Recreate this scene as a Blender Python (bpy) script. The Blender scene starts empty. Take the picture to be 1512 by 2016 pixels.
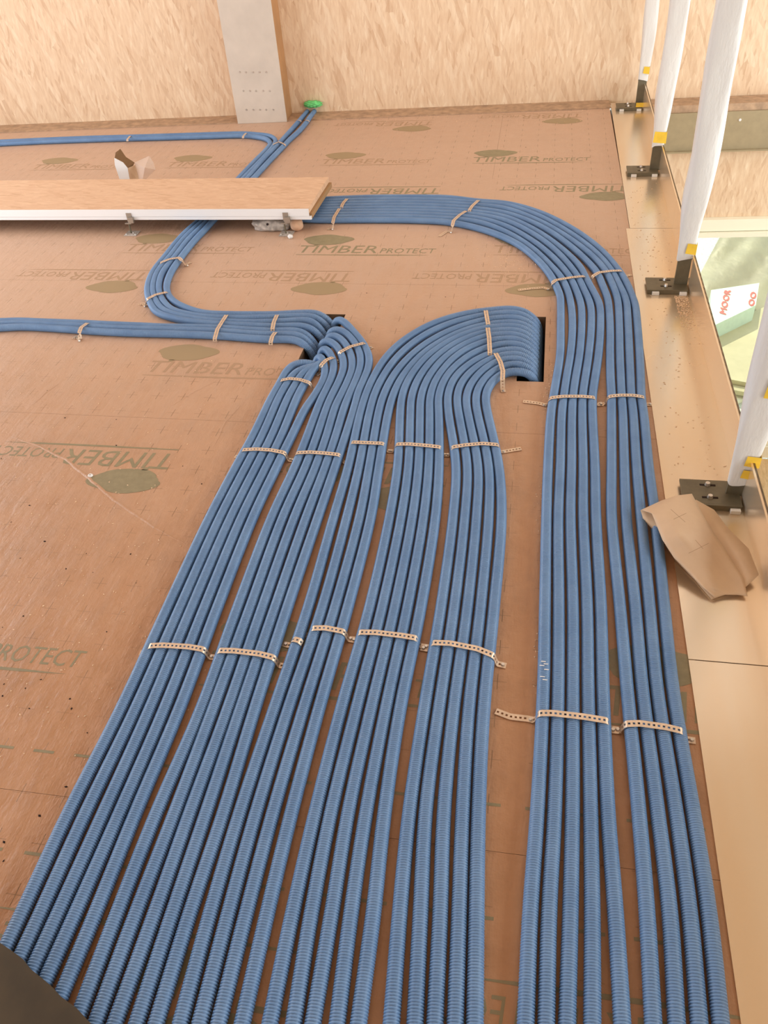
import bpy, bmesh, math, random
import numpy as np
from mathutils import Vector, Matrix
S = bpy.context.scene
C = S.collection
random.seed(7)

# ------------------------------------------------------------ camera
F = 1593.0; H = 1.6
Yv = np.array([354., -1408., F]); Yv /= np.linalg.norm(Yv)
Dv = np.array([160., 1842., F]); Dv -= Yv * (Dv @ Yv); Dv /= np.linalg.norm(Dv)
Xv = np.cross(Dv, Yv)
cam = bpy.data.cameras.new('camera')
camo = bpy.data.objects.new('camera', cam); C.objects.link(camo)
cam.sensor_fit = 'VERTICAL'; cam.sensor_height = 36.0; cam.lens = 36.0 * F / 2016.0
cam.clip_start = 0.02; cam.clip_end = 200
right = Vector((Xv[0], Yv[0], -Dv[0])); down = Vector((Xv[1], Yv[1], -Dv[1])); fwd = Vector((Xv[2], Yv[2], -Dv[2]))
m = Matrix.Identity(4)
for i in range(3):
    m[i][0] = right[i]; m[i][1] = -down[i]; m[i][2] = -fwd[i]
m[0][3], m[1][3], m[2][3] = 0, 0, H
camo.matrix_world = m
S.camera = camo

# ------------------------------------------------------------ world, lights, exposure
S.view_settings.view_transform = 'Standard'
S.view_settings.look = 'None'
S.view_settings.gamma = 1.0
S.view_settings.use_curve_mapping = False
S.view_settings.exposure = 0.1
w = bpy.data.worlds.new('sky'); S.world = w; w.use_nodes = True
w.node_tree.nodes['Background'].inputs[0].default_value = (0.78, 0.9, 1.0, 1)
w.node_tree.nodes['Background'].inputs[1].default_value = 1.6

def area(name, loc, target, sx, sy, col, e):
    l = bpy.data.lights.new(name, 'AREA'); l.shape = 'RECTANGLE'; l.size = sx; l.size_y = sy
    l.color = col; l.energy = e
    o = bpy.data.objects.new(name, l); C.objects.link(o); o.location = loc
    o.rotation_euler = (Vector(target) - Vector(loc)).to_track_quat('-Z', 'Y').to_euler()
    return o
area('window_light_right', (3.45, 2.4, 0.8), (-3, 2.2, 0.0), 6.0, 3.2, (1.0, 0.94, 0.83), 138)
area('window_light_left', (-4.9, 2.7, 1.3), (0, 3.1, 0.2), 4.4, 2.5, (0.86, 0.93, 1.0), 150)
area('fill_light_rear', (-1.6, -2.1, 0.6), (-1.2, 4, 0.25), 4.5, 0.9, (0.78, 0.89, 1.0), 52)  # added low fill behind the camera, no window built there
area('roof_light', (-0.8, 4.6, 3.3), (-0.8, 4.6, 0), 5.0, 2.2, (1.0, 0.98, 0.96), 24)
sun = bpy.data.lights.new('sun', 'SUN'); sun.energy = 4.0; sun.angle = 0.01; sun.color = (1, 0.9, 0.7)
suno = bpy.data.objects.new('sun', sun); C.objects.link(suno)
suno.rotation_euler = Vector((0.12, -0.8, -0.75)).to_track_quat('-Z', 'Y').to_euler()

# ------------------------------------------------------------ helpers
def ray(x, y):
    r = np.array([x - 756., y - 1008., F]); return np.array([r @ Xv, r @ Yv, -(r @ Dv)])
def at(x, y, z=0.0):
    r = ray(x, y); t = (z - H) / r[2]; return np.array([0, 0, H]) + r * t
def aty(x, y, Y0):
    r = ray(x, y); t = Y0 / r[1]; return np.array([0, 0, H]) + r * t

def srgb(r, g, b):
    f = lambda c: ((c / 255 + 0.055) / 1.055) ** 2.4 if c > 10 else c / 255 / 12.92
    return (f(r), f(g), f(b), 1)

def newmat(name, col=(0.5, 0.5, 0.5, 1), rough=0.5, metal=0.0, **kw):
    mt = bpy.data.materials.new(name); mt.use_nodes = True
    b = mt.node_tree.nodes['Principled BSDF']
    b.inputs['Base Color'].default_value = col; b.inputs['Roughness'].default_value = rough
    b.inputs['Metallic'].default_value = metal
    for k, v in kw.items(): b.inputs[k.replace('_', ' ')].default_value = v
    return mt, mt.node_tree, b
def nd(nt, t, **kw):
    n = nt.nodes.new(t)
    for k, v in kw.items(): setattr(n, k, v)
    return n
def mathn(nt, op, a, b=None, c=None):
    n = nd(nt, 'ShaderNodeMath', operation=op)
    for i, v in enumerate((a, b, c)):
        if v is None: continue
        if isinstance(v, (int, float)): n.inputs[i].default_value = v
        else: nt.links.new(v, n.inputs[i])
    return n.outputs[0]
def noise(nt, vec, scale, detail=3, rough=0.5, out='Fac'):
    n = nd(nt, 'ShaderNodeTexNoise'); n.inputs['Scale'].default_value = scale
    n.inputs['Detail'].default_value = detail; n.inputs['Roughness'].default_value = rough
    if vec is not None: nt.links.new(vec, n.inputs['Vector'])
    return n.outputs[out]
def mapping(nt, src='Object', scale=(1, 1, 1), rot=(0, 0, 0), loc=(0, 0, 0)):
    tc = nd(nt, 'ShaderNodeTexCoord'); mp = nd(nt, 'ShaderNodeMapping')
    mp.inputs['Scale'].default_value = scale; mp.inputs['Rotation'].default_value = rot; mp.inputs['Location'].default_value = loc
    nt.links.new(tc.outputs[src], mp.inputs[0]); return mp.outputs[0]
def ramp(nt, fac, stops):
    r = nd(nt, 'ShaderNodeValToRGB'); e = r.color_ramp.elements
    e[0].position, e[0].color = stops[0]; e[1].position, e[1].color = stops[-1]
    for p, c in stops[1:-1]:
        q = e.new(p); q.color = c
    nt.links.new(fac, r.inputs[0]); return r.outputs[0]
def mixc(nt, fac, a, b, mode='MIX'):
    n = nd(nt, 'ShaderNodeMix', data_type='RGBA', blend_type=mode)
    for s, v in ((0, fac), (6, a), (7, b)):
        if isinstance(v, (int, float, tuple)): n.inputs[s].default_value = v
        else: nt.links.new(v, n.inputs[s])
    return n.outputs[2]
def bump(nt, b, h, strength, dist=0.002):
    n = nd(nt, 'ShaderNodeBump'); n.inputs['Strength'].default_value = strength; n.inputs['Distance'].default_value = dist
    nt.links.new(h, n.inputs['Height']); nt.links.new(n.outputs[0], b.inputs['Normal'])

# ------------------------------------------------------------ materials
# brown printed membrane
M_mem, nt, b = newmat('membrane', rough=0.42)
pv = mapping(nt)
n1 = noise(nt, pv, 1.3, 4, 0.6); n2 = noise(nt, pv, 14, 5, 0.65)
pst = mapping(nt, scale=(6, 1.2, 1), rot=(0, 0, -0.5)); n3 = noise(nt, pst, 3.0, 5, 0.6)
col = ramp(nt, n1, [(0.3, srgb(188, 140, 102)), (0.7, srgb(202, 154, 116))])
col = mixc(nt, 0.35, col, ramp(nt, n2, [(0.3, srgb(170, 124, 88)), (0.7, srgb(200, 154, 118))]))
col = mixc(nt, mathn(nt, 'MULTIPLY', ramp(nt, n3, [(0.52, (0, 0, 0, 1)), (0.7, (1, 1, 1, 1))]), 0.25), col, srgb(150, 112, 84))
n4 = noise(nt, pv, 3.2, 6, 0.7)
col = mixc(nt, ramp(nt, n4, [(0.5, (0, 0, 0, 1)), (0.68, (.45, .45, .45, 1))]), col, srgb(160, 118, 84))
col = mixc(nt, ramp(nt, n4, [(0.28, (.4, .4, .4, 1)), (0.42, (0, 0, 0, 1))]), col, srgb(214, 176, 146))
# paler, greyer tone growing towards the far and left part
sp0 = nd(nt, 'ShaderNodeSeparateXYZ'); tc0 = nd(nt, 'ShaderNodeTexCoord'); nt.links.new(tc0.outputs['Object'], sp0.inputs[0])
dm = mathn(nt, 'ADD', mathn(nt, 'MULTIPLY', mathn(nt, 'SUBTRACT', mathn(nt, 'SUBTRACT', sp0.outputs[1], 1.6), mathn(nt, 'MULTIPLY', sp0.outputs[0], 0.35)), 0.32), mathn(nt, 'MULTIPLY', n3, 0.55))
col = mixc(nt, ramp(nt, dm, [(0.25, (0, 0, 0, 1)), (1.15 if False else 1.0, (.75, .75, .75, 1))]), col, srgb(206, 176, 154))
# registration crosses printed every ten centimetres
sp = nd(nt, 'ShaderNodeSeparateXYZ'); tc = nd(nt, 'ShaderNodeTexCoord'); nt.links.new(tc.outputs['Object'], sp.inputs[0])
u = mathn(nt, 'ABSOLUTE', mathn(nt, 'SUBTRACT', mathn(nt, 'MODULO', mathn(nt, 'ADD', sp.outputs[0], 103.0 + 1.165 - .0 - 0.0 + 0.0515), 0.103), 0.0515))
v = mathn(nt, 'ABSOLUTE', mathn(nt, 'SUBTRACT', mathn(nt, 'MODULO', mathn(nt, 'ADD', sp.outputs[1], 106.7 - 1.007 + 0.05335), 0.1067), 0.05335))
vert = mathn(nt, 'MULTIPLY', mathn(nt, 'LESS_THAN', u, 0.0011), mathn(nt, 'LESS_THAN', v, 0.023))
hor = mathn(nt, 'MULTIPLY', mathn(nt, 'LESS_THAN', v, 0.0011), mathn(nt, 'LESS_THAN', u, 0.022))
cr = mathn(nt, 'MULTIPLY', mathn(nt, 'MAXIMUM', vert, mathn(nt, 'MULTIPLY', hor, 0.6)), ramp(nt, n1, [(0.36, (0.2, .2, .2, 1)), (0.58, (.7, .7, .7, 1))]))
col = mixc(nt, cr, col, srgb(112, 86, 54))
nt.links.new(col, b.inputs['Base Color'])
nt.links.new(ramp(nt, n2, [(0.3, (.36, .36, .36, 1)), (0.7, (.56, .56, .56, 1))]), b.inputs['Roughness'])
hgt = mathn(nt, 'ADD', mathn(nt, 'MULTIPLY', n4, 1.5), mathn(nt, 'ADD', mathn(nt, 'MULTIPLY', n3, 1.0), mathn(nt, 'MULTIPLY', n2, 0.5)))
bump(nt, b, hgt, 0.6, 0.009)

M_print, nt, b = newmat('membrane_print', rough=0.5)
n = noise(nt, mapping(nt), 30, 4, 0.7)
nt.links.new(ramp(nt, n, [(0.3, srgb(138, 128, 98)), (0.72, srgb(156, 144, 112))]), b.inputs['Base Color'])
M_line, nt, b = newmat('faint_print', srgb(160, 128, 96), 0.5)
M_faint, nt, b = newmat('worn_print', srgb(178, 146, 116), 0.5)
M_faintblob, nt, b = newmat('worn_crown', srgb(164, 142, 108), 0.5)

def osb(name, scale, rot, base, dark, light, rough=0.6):
    mt, nt, b = newmat(name, rough=rough)
    outc = None
    for k, (sx, r, sc) in enumerate([((1.0, .22), 0.10, 46), ((1.0, .18), -0.25, 64), ((1., .3), 0.36, 40)]):
        s = (scale[0], scale[1], scale[2])
        mp = mapping(nt, rot=(rot[0], rot[1] + (r if rot[3] == 'y' else 0), rot[2] + (r if rot[3] == 'z' else 0)), loc=(k * 3.1, 1.7 * k, .9 * k))
        st = nd(nt, 'ShaderNodeMapping'); st.inputs['Scale'].default_value = scale; nt.links.new(mp, st.inputs[0])
        nz = noise(nt, st.outputs[0], 7, 3, .6, 'Color')
        dv = nd(nt, 'ShaderNodeVectorMath', operation='SCALE'); nt.links.new(nz, dv.inputs[0]); dv.inputs[3].default_value = 0.018
        ad = nd(nt, 'ShaderNodeVectorMath', operation='ADD'); nt.links.new(st.outputs[0], ad.inputs[0]); nt.links.new(dv.outputs[0], ad.inputs[1])
        vo = nd(nt, 'ShaderNodeTexVoronoi', feature='F1'); vo.inputs['Scale'].default_value = sc
        nt.links.new(ad.outputs[0], vo.inputs['Vector'])
        sr = nd(nt, 'ShaderNodeSeparateColor'); nt.links.new(vo.outputs['Color'], sr.inputs[0])
        c = ramp(nt, sr.outputs[0], [(0.0, dark), (0.25, base), (0.7, base), (1.0, light)])
        if outc is None: outc = c; hsrc = sr.outputs[0]
        else: outc = mixc(nt, mathn(nt, 'MULTIPLY', mathn(nt, 'GREATER_THAN', sr.outputs[1], 0.5), 0.8), outc, c)
    g = noise(nt, mapping(nt, scale=scale), 60, 3, .6)
    outc = mixc(nt, 0.35, outc, ramp(nt, g, [(0.3, dark), (0.65, light)]))
    nt.links.new(outc, b.inputs['Base Color'])
    bump(nt, b, hsrc, 0.3, 0.002)
    return mt
M_osb_wall = osb('osb_wall', (1, 1, .17), (0, 0, 0, 'y'), srgb(232, 202, 168), srgb(206, 168, 132), srgb(244, 222, 192))
M_osb_floor = osb('osb_floor', (1, .25, 1), (0, 0, 0, 'z'), srgb(230, 192, 138), srgb(200, 160, 108), srgb(244, 212, 164))
M_osb_board = osb('osb_board', (.3, 1.2, 1), (0, 0, 0, 'z'), srgb(222, 184, 152), srgb(204, 162, 128), srgb(232, 198, 166))
M_edge = newmat('board_edge', srgb(168, 132, 92), 0.8)[0]

def plain(name, rgb, rough=0.5, metal=0.0, var=0.0, scale=20, **kw):
    mt, nt, b = newmat(name, srgb(*rgb), rough, metal, **kw)
    if var:
        n = noise(nt, mapping(nt), scale, 4, .6)
        d = srgb(*[c * (1 - var) for c in rgb]); l = srgb(*[min(255, c * (1 + var)) for c in rgb])
        nt.links.new(ramp(nt, n, [(0.3, d), (0.7, l)]), b.inputs['Base Color'])
    return mt
M_blue, nt, b = newmat('blue_polyethylene', rough=0.36)
nb = noise(nt, mapping(nt), 9, 4, .6)
nt.links.new(ramp(nt, nb, [(0.3, srgb(104, 142, 188)), (0.7, srgb(120, 157, 201))]), b.inputs['Base Color'])
nt.links.new(ramp(nt, noise(nt, mapping(nt), 40, 3, .6), [(0.3, (.30, .30, .30, 1)), (0.7, (.44, .44, .44, 1))]), b.inputs['Roughness'])
M_strap = plain('galvanised_strap', (226, 204, 180), 0.38, 0.55, 0.06, 60)
M_screw = plain('zinc_screw', (214, 208, 200), 0.3, 0.8)
M_plate, nt, b = newmat('steel_sheet', rough=0.24, metal=0.72)
np_ = noise(nt, mapping(nt, scale=(3, .35, 1)), 2.2, 2, .5)
nt.links.new(ramp(nt, np_, [(0.3, srgb(238, 214, 182)), (0.7, srgb(240, 230, 212))]), b.inputs['Base Color'])
M_dark = plain('anthracite_steel', (112, 105, 86), 0.45, 0.3, 0.08)
M_beam = plain('grey_painted_steel', (166, 150, 118), 0.55, 0.1, 0.03)
M_foil, nt, b = newmat('white_foil', srgb(226, 224, 220), 0.38)
bump(nt, b, noise(nt, mapping(nt, scale=(1, 1, .35)), 26, 4, .6), 0.5, 0.01)
M_yel = plain('yellow_tape', (238, 196, 60), 0.5, 0, 0.05)
M_col = plain('column_board', (208, 196, 182), 0.7, 0, 0.03, 6)
M_colside = plain('column_side', (186, 142, 98), 0.7, 0, 0.05, 6)
M_white = plain('white_plastic', (238, 238, 236), 0.35)
M_alu = plain('aluminium_profile', (246, 248, 250), 0.35, 0.0)
M_card, nt, b = newmat('brown_paper', rough=0.65)
n = noise(nt, mapping(nt), 7, 5, .6)
nt.links.new(ramp(nt, n, [(0.3, srgb(206, 176, 146)), (0.7, srgb(220, 192, 160))]), b.inputs['Base Color'])
bump(nt, b, n, .3, .01)
M_darkcard = plain('dark_hardboard', (72, 60, 42), 0.7, 0, 0.12, 9)
M_green = plain('green_foam', (116, 214, 130), 0.8, 0, 0.15, 60)
M_mortar = plain('grey_mortar', (176, 168, 160), 0.9, 0, 0.18, 50)
M_foam = plain('beige_foam', (214, 176, 146), 0.8, 0, 0.06, 20)
M_crumb = plain('dark_crumb', (40, 24, 18), 0.9)
M_saw = plain('sawdust', (236, 202, 168), 0.9, 0, 0.1, 40)
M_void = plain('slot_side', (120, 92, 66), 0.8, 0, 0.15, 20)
M_cream = plain('cream_frame', (252, 248, 226), 0.4)
M_gravel = plain('pale_gravel', (206, 212, 204), 0.9, 0, 0.15, 30)
M_shadow_film, nt, b = newmat('olive_shadow_film', rough=0.4)  # olive colour carries the shade on the ground outside
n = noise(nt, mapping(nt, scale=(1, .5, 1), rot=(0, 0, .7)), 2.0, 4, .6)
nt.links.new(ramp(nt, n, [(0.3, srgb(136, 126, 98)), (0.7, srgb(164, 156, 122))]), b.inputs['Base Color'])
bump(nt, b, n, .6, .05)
M_pack = plain('insulation_wrap', (206, 226, 206), 0.4, 0, .03)
M_sill = plain('dusty_ledge', (178, 148, 120), 0.7, 0, .12, 18)
M_red = plain('red_print', (196, 84, 78), 0.5)
M_ceil = plain('timber_ceiling', (190, 162, 132), 0.6, 0, 0.05, 3)
M_plaster = plain('plaster', (206, 186, 160), 0.8)
M_tan = plain('tan_sheet', (190, 180, 144), 0.6, 0, .05, 3)
# clear sheet / glass
M_glass = bpy.data.materials.new('window_glass'); M_glass.use_nodes = True
nt = M_glass.node_tree; nt.nodes.clear()
o_ = nd(nt, 'ShaderNodeOutputMaterial'); tr = nd(nt, 'ShaderNodeBsdfTransparent'); tr.inputs[0].default_value = (.92, .95, .91, 1)
gl = nd(nt, 'ShaderNodeBsdfGlossy'); gl.inputs['Roughness'].default_value = .03
fr = nd(nt, 'ShaderNodeFresnel'); fr.inputs[0].default_value = 1.5
mx = nd(nt, 'ShaderNodeMixShader'); nt.links.new(fr.outputs[0], mx.inputs[0]); nt.links.new(tr.outputs[0], mx.inputs[1]); nt.links.new(gl.outputs[0], mx.inputs[2]); nt.links.new(mx.outputs[0], o_.inputs[0])
M_bag = bpy.data.materials.new('clear_film'); M_bag.use_nodes = True
nt = M_bag.node_tree; nt.nodes.clear()
o_ = nd(nt, 'ShaderNodeOutputMaterial'); tr = nd(nt, 'ShaderNodeBsdfTransparent'); tr.inputs[0].default_value = (.97, .96, .95, 1)
gl = nd(nt, 'ShaderNodeBsdfPrincipled'); gl.inputs['Roughness'].default_value = .2; gl.inputs['Base Color'].default_value = (.85, .75, .68, 1)
mx = nd(nt, 'ShaderNodeMixShader'); mx.inputs[0].default_value = .3; nt.links.new(tr.outputs[0], mx.inputs[1]); nt.links.new(gl.outputs[0], mx.inputs[2]); nt.links.new(mx.outputs[0], o_.inputs[0])

# ------------------------------------------------------------ mesh helpers
def link(name, me, parent=None, mats=()):
    for q in mats: me.materials.append(q)
    o = bpy.data.objects.new(name, me); C.objects.link(o)
    if parent is not None:
        o.parent = parent
        o.matrix_parent_inverse = parent.matrix_basis.inverted()
    return o
def tag(o, label=None, cat=None, group=None, kind=None):
    if label: o['label'] = label
    if cat: o['category'] = cat
    if group: o['group'] = group
    if kind: o['kind'] = kind
    return o
def empty(name, loc, label, cat, group=None):
    o = bpy.data.objects.new(name, None); C.objects.link(o); o.location = loc; o.empty_display_size = .05
    return tag(o, label, cat, group)
def frompy(name, vs, fs, mat, parent=None, smooth=False, extra=()):
    me = bpy.data.meshes.new(name); me.from_pydata([tuple(map(float, q)) for q in vs], [], fs); me.update()
    if smooth: me.shade_smooth()
    return link(name, me, parent, [mat, *extra])
def boxes(name, bl, mat, parent=None, bev=0.0):
    """bl: list of (x0,x1,y0,y1,z0,z1)"""
    bm = bmesh.new()
    for x0, x1, y0, y1, z0, z1 in bl:
        r = bmesh.ops.create_cube(bm, size=1)
        bmesh.ops.scale(bm, vec=(x1 - x0, y1 - y0, z1 - z0), verts=r['verts'])
        bmesh.ops.translate(bm, vec=((x0 + x1) / 2, (y0 + y1) / 2, (z0 + z1) / 2), verts=r['verts'])
    if bev: bmesh.ops.bevel(bm, geom=bm.edges[:], offset=bev, segments=2, affect='EDGES', profile=.5)
    me = bpy.data.meshes.new(name); bm.to_mesh(me); bm.free()
    return link(name, me, parent, [mat])
def slab(name, poly, z0, z1, mat, parent=None):
    n = len(poly); vs = [(x, y, z0) for x, y in poly] + [(x, y, z1) for x, y in poly]
    fs = [list(range(n))[::-1], list(range(n, 2 * n))] + [[i, (i + 1) % n, n + (i + 1) % n, n + i] for i in range(n)]
    return frompy(name, vs, fs, mat, parent)
def prism_up(name, p0, p1, th, z0, z1, mat, parent=None):
    """vertical wall between p0 and p1 with thickness th to the back (+normal)"""
    d = Vector((p1[0] - p0[0], p1[1] - p0[1])).normalized(); nn = Vector((-d.y, d.x)) * th
    poly = [(p0[0], p0[1]), (p1[0], p1[1]), (p1[0] + nn.x, p1[1] + nn.y), (p0[0] + nn.x, p0[1] + nn.y)]
    return slab(name, poly, z0, z1, mat, parent)
def disc(name, c, r, h, mat, parent, n=12, axis=None, rough=0):
    bm = bmesh.new(); bmesh.ops.create_cone(bm, cap_ends=True, segments=n, radius1=r, radius2=r * .75, depth=h)
    if axis is not None:
        bmesh.ops.rotate(bm, matrix=Vector((0, 0, 1)).rotation_difference(Vector(axis)).to_matrix(), verts=bm.verts)
    bmesh.ops.translate(bm, vec=Vector(c), verts=bm.verts)
    me = bpy.data.meshes.new(name); bm.to_mesh(me); bm.free()
    return link(name, me, parent, [mat])

# ------------------------------------------------------------ SETTING
A0 = np.array([-3.948, 5.773]); B0 = np.array([.475, 6.038]); wd = (B0 - A0) / np.linalg.norm(B0 - A0); wn = np.array([-wd[1], wd[0]])
def wp(x, off=0.0):
    s = (x - A0[0]) / wd[0]; p = A0 + wd * s + wn * off; return (p[0], p[1])
XL, XE = -5.2, 0.436
# upper floor: membrane-covered panels with two slots and one hole under the board
holes = [(-0.896, -0.784, 2.655, 3.064), (-0.045, 0.053, 2.577, 3.074), (-1.40, -1.28, 4.02, 4.42)]
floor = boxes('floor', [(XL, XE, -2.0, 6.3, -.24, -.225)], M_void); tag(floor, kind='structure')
ycuts = [-2.0, .797, 2.25, 3.355, 4.70]
def seg_panels():
    rows = [(-2.0, .797), (.797, 2.25), (2.25, 3.355), (3.355, 4.70), (4.70, None)]
    for i, (y0, y1) in enumerate(rows):
        xs = [XL, XE] if i != 4 else [XL, -.27, XE]
        for a, bb in zip(xs[:-1], xs[1:]):
            yield a, bb, y0, y1
for a, bb, y0, y1 in seg_panels():
    g = .0004
    if y1 is None:
        poly = [(a + g, y0 + g), (bb - g, y0 + g), wp(bb - g, .16), wp(a + g, .16)]
        slab('floor_panel', poly, -.22, 0, M_mem, floor); continue
    hs = [h for h in holes if h[2] >= y0 - .001 and h[3] <= y1 + .001]
    xs = sorted({a + g, bb - g} | {h[0] for h in hs} | {h[1] for h in hs})
    ys = sorted({y0 + g, y1 - g} | {h[2] for h in hs} | {h[3] for h in hs})
    bm = bmesh.new(); vd = {}
    def V(x, y, z):
        k = (round(x, 5), round(y, 5), z)
        if k not in vd: vd[k] = bm.verts.new(k)
        return vd[k]
    solid = lambda i, j: 0 <= i < len(xs) - 1 and 0 <= j < len(ys) - 1 and not any(h[0] - 1e-5 <= xs[i] and xs[i + 1] <= h[1] + 1e-5 and h[2] - 1e-5 <= ys[j] and ys[j + 1] <= h[3] + 1e-5 for h in hs)
    for i in range(len(xs) - 1):
        for j in range(len(ys) - 1):
            if not solid(i, j): continue
            x0, x1, q0, q1 = xs[i], xs[i + 1], ys[j], ys[j + 1]
            bm.faces.new([V(x0, q0, 0), V(x1, q0, 0), V(x1, q1, 0), V(x0, q1, 0)])
            bm.faces.new([V(x0, q1, -.22), V(x1, q1, -.22), V(x1, q0, -.22), V(x0, q0, -.22)])
            for (di, dj, e) in ((0, -1, ((x1, q0), (x0, q0))), (1, 0, ((x1, q1), (x1, q0))), (0, 1, ((x0, q1), (x1, q1))), (-1, 0, ((x0, q0), (x0, q1)))):
                if not solid(i + di, j + dj):
                    (ax, ay), (bx, by) = e
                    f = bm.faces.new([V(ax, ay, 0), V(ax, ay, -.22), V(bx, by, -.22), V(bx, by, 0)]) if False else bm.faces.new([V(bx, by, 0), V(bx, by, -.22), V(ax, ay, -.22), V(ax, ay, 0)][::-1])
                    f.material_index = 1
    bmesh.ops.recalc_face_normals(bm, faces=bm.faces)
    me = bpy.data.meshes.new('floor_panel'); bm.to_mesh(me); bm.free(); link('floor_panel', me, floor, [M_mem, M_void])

# prints on the membrane (flat ink, 0.3 mm proud)
def text_mesh(body, shear=0.12):
    cu = bpy.data.curves.new('t', 'FONT'); cu.body = body; cu.shear = shear; cu.resolution_u = 2; cu.offset = 0.0
    o = bpy.data.objects.new('t', cu); C.objects.link(o)
    dg = bpy.context.evaluated_depsgraph_get(); me = bpy.data.meshes.new_from_object(o.evaluated_get(dg))
    vs = np.array([v.co[:] for v in me.vertices]); fs = [list(p.vertices) for p in me.polygons]
    bpy.data.objects.remove(o); bpy.data.curves.remove(cu); bpy.data.meshes.remove(me)
    vs[:, :2] -= vs[:, :2].min(0); sz = vs[:, :2].max(0)
    return vs, fs, sz
T1 = text_mesh('TIMBER'); T2 = text_mesh('PROTECT')
def crown():
    rnd = random.Random(5); pts = []
    for k in range(40):
        t = 2 * math.pi * k / 40
        r = 1 + .05 * math.sin(3 * t + 1) + .04 * math.sin(5 * t) + .015 * rnd.uniform(-1, 1)
        pts.append((.128 * math.cos(t) * (1 - .12 * abs(math.sin(t))) * r + .006, .064 * math.sin(t) * r))
    return pts
CR = crown()
EDGE = XE - .002
def logo(x0, y0, down, faint=False, cx=.115, cy=.125, z=.0004, s=1.0):
    """x0,y0: start of the first letter on the baseline; down=True is rotated by half a turn"""
    sg = -1 if down else 1
    state = {'vs': [], 'fs': []}
    def add(v, f):
        vs, fs = state['vs'], state['fs']; n = len(vs); vs.extend(v); fs.extend([[n + q for q in p] for p in f])
    def tr(px, py, dz=0): return (min(EDGE, x0 + sg * px * s), y0 + sg * py * s, z + dz)
    for (V_, F_, sz), ox, wdt, hh in ((T1, 0, .395, .085), (T2, .41, .27, .055)):
        add([tr(ox + v[0] / sz[0] * wdt, v[1] / sz[1] * hh) for v in V_], F_)
    add([tr(px, py) for px, py in ((.0, -.026), (.30, -.030), (.52, -.028), (.66, -.022), (.52, -.019), (0, -.021))], [[0, 1, 2, 5], [2, 3, 4, 5]])
    frompy('printed_lettering', state['vs'], state['fs'], M_faint if faint else M_print, floor)
    state['vs'], state['fs'] = [], []
    add([tr(px, py, .0002) for px, py in ((.066, .080), (.080, .080), (.088, .0955), (.066, .0955))], [[0, 1, 2, 3]])
    n = len(CR); add([tr(cx, cy + .03, .0002)] + [tr(cx + px, cy + .03 + py, .0002) for px, py in CR], [[0, 1 + k, 1 + (k + 1) % n] for k in range(n)])
    frompy('printed_tree', state['vs'], state['fs'], M_faintblob if faint else M_print, floor)
for (x, y, d, fa) in [(-1.165, 2.045, True, False), (-.24, 2.03, True, False), (-1.77, 1.14, False, False), (.215, 1.155, False, False), (-.76, 1.15, False, False),
                  (-1.155, 3.69, False, False), (-2.07, 3.70, False, True), (-.20, 3.70, False, True),
                  (-1.335, 4.99, False, True), (-.405, 4.99, False, False), (-2.34, 4.98, False, True), (-3.27, 4.97, False, True),
                  (.46, 4.575, True, False), (-.55, 4.56, True, False), (-1.83, 3.45, True, True), (-.83, 3.46, True, True), (.13, 3.47, True, True),
                  (-1.49, 2.56, False, True), (.24, 5.93, True, True), (-.74, 5.83, True, True), (.592, .535, True, False), (-.358, .53, True, False)]:
    logo(x, y, d, fa)
# bold dashes over one row of crosses
for yy in (.899, .665, .31):
    vs = []; fs = []
    for k in range(-6, 17):
        x = -1.165 + .103 * k; n = len(vs)
        if x > .38: continue
        vs += [(x - .026, yy - .0035, .0004), (x + .026, yy - .0035, .0004), (x + .026, yy + .0035, .0004), (x - .026, yy + .0035, .0004)]; fs.append([n, n + 1, n + 2, n + 3])
    frompy('printed_dashes', vs, fs, M_print, floor)

def ridge(pxs, wd_, hh):
    Q = []
    for a_, b_ in zip(pxs[:-1], pxs[1:]):
        for t_ in np.linspace(0, 1, 8, endpoint=False): Q.append((a_[0] + (b_[0] - a_[0]) * t_, a_[1] + (b_[1] - a_[1]) * t_))
    Q = [at(*q) for q in Q]; vs = []; fs = []; rn_ = random.Random(4)
    for i, q in enumerate(Q):
        t = Q[min(i + 1, len(Q) - 1)] - Q[max(i - 1, 0)]; n_ = np.array([-t[1], t[0], 0]); n_ /= np.linalg.norm(n_); f_ = max(0.0, math.sin(math.pi * i / (len(Q) - 1))) ** .5
        j_ = rn_.uniform(-.002, .002)
        for o_, z_ in ((-1, .0001), (-.3, .8), (.2, 1), (1, .0001)): vs.append(q + n_ * (o_ * wd_ * (f_ + .05) + j_) + np.array([0, 0, max(.0001, z_ * hh * f_)]))
    for i in range(len(Q) - 1):
        for j in range(3): a_ = i * 4 + j; fs.append([a_, a_ + 1, a_ + 5, a_ + 4])
    frompy('crease', vs, fs, M_mem, floor, True)
ridge([(20, 858), (80, 880), (130, 905), (175, 942), (232, 990), (300, 1036), (378, 1078)], .006, .0028)
ridge([(60, 800), (95, 770), (120, 752)], .004, .002)
ridge([(420, 880), (445, 830), (480, 790)], .004, .0018)
ridge([(335, 800), (385, 770), (440, 742)], .005, .002)
ridge([(1190, 300), (1192, 255)], .004, .001)
# far wall
sill = slab('baseboard_back', [wp(XL), wp(XE), wp(XE, .185), wp(XL, .185)], .0005, .006, M_sill); tag(sill, kind='structure')
wall = prism_up('wall_back', wp(XL, .185), wp(3.6, .185), .12, -0.03, 3.4, M_osb_wall); tag(wall, kind='structure')
wall_low = prism_up('wall_back_lower', wp(.66, .05), wp(3.6, .05), .2, -.775, -.03, M_osb_wall); tag(wall_low, kind='structure')
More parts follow.
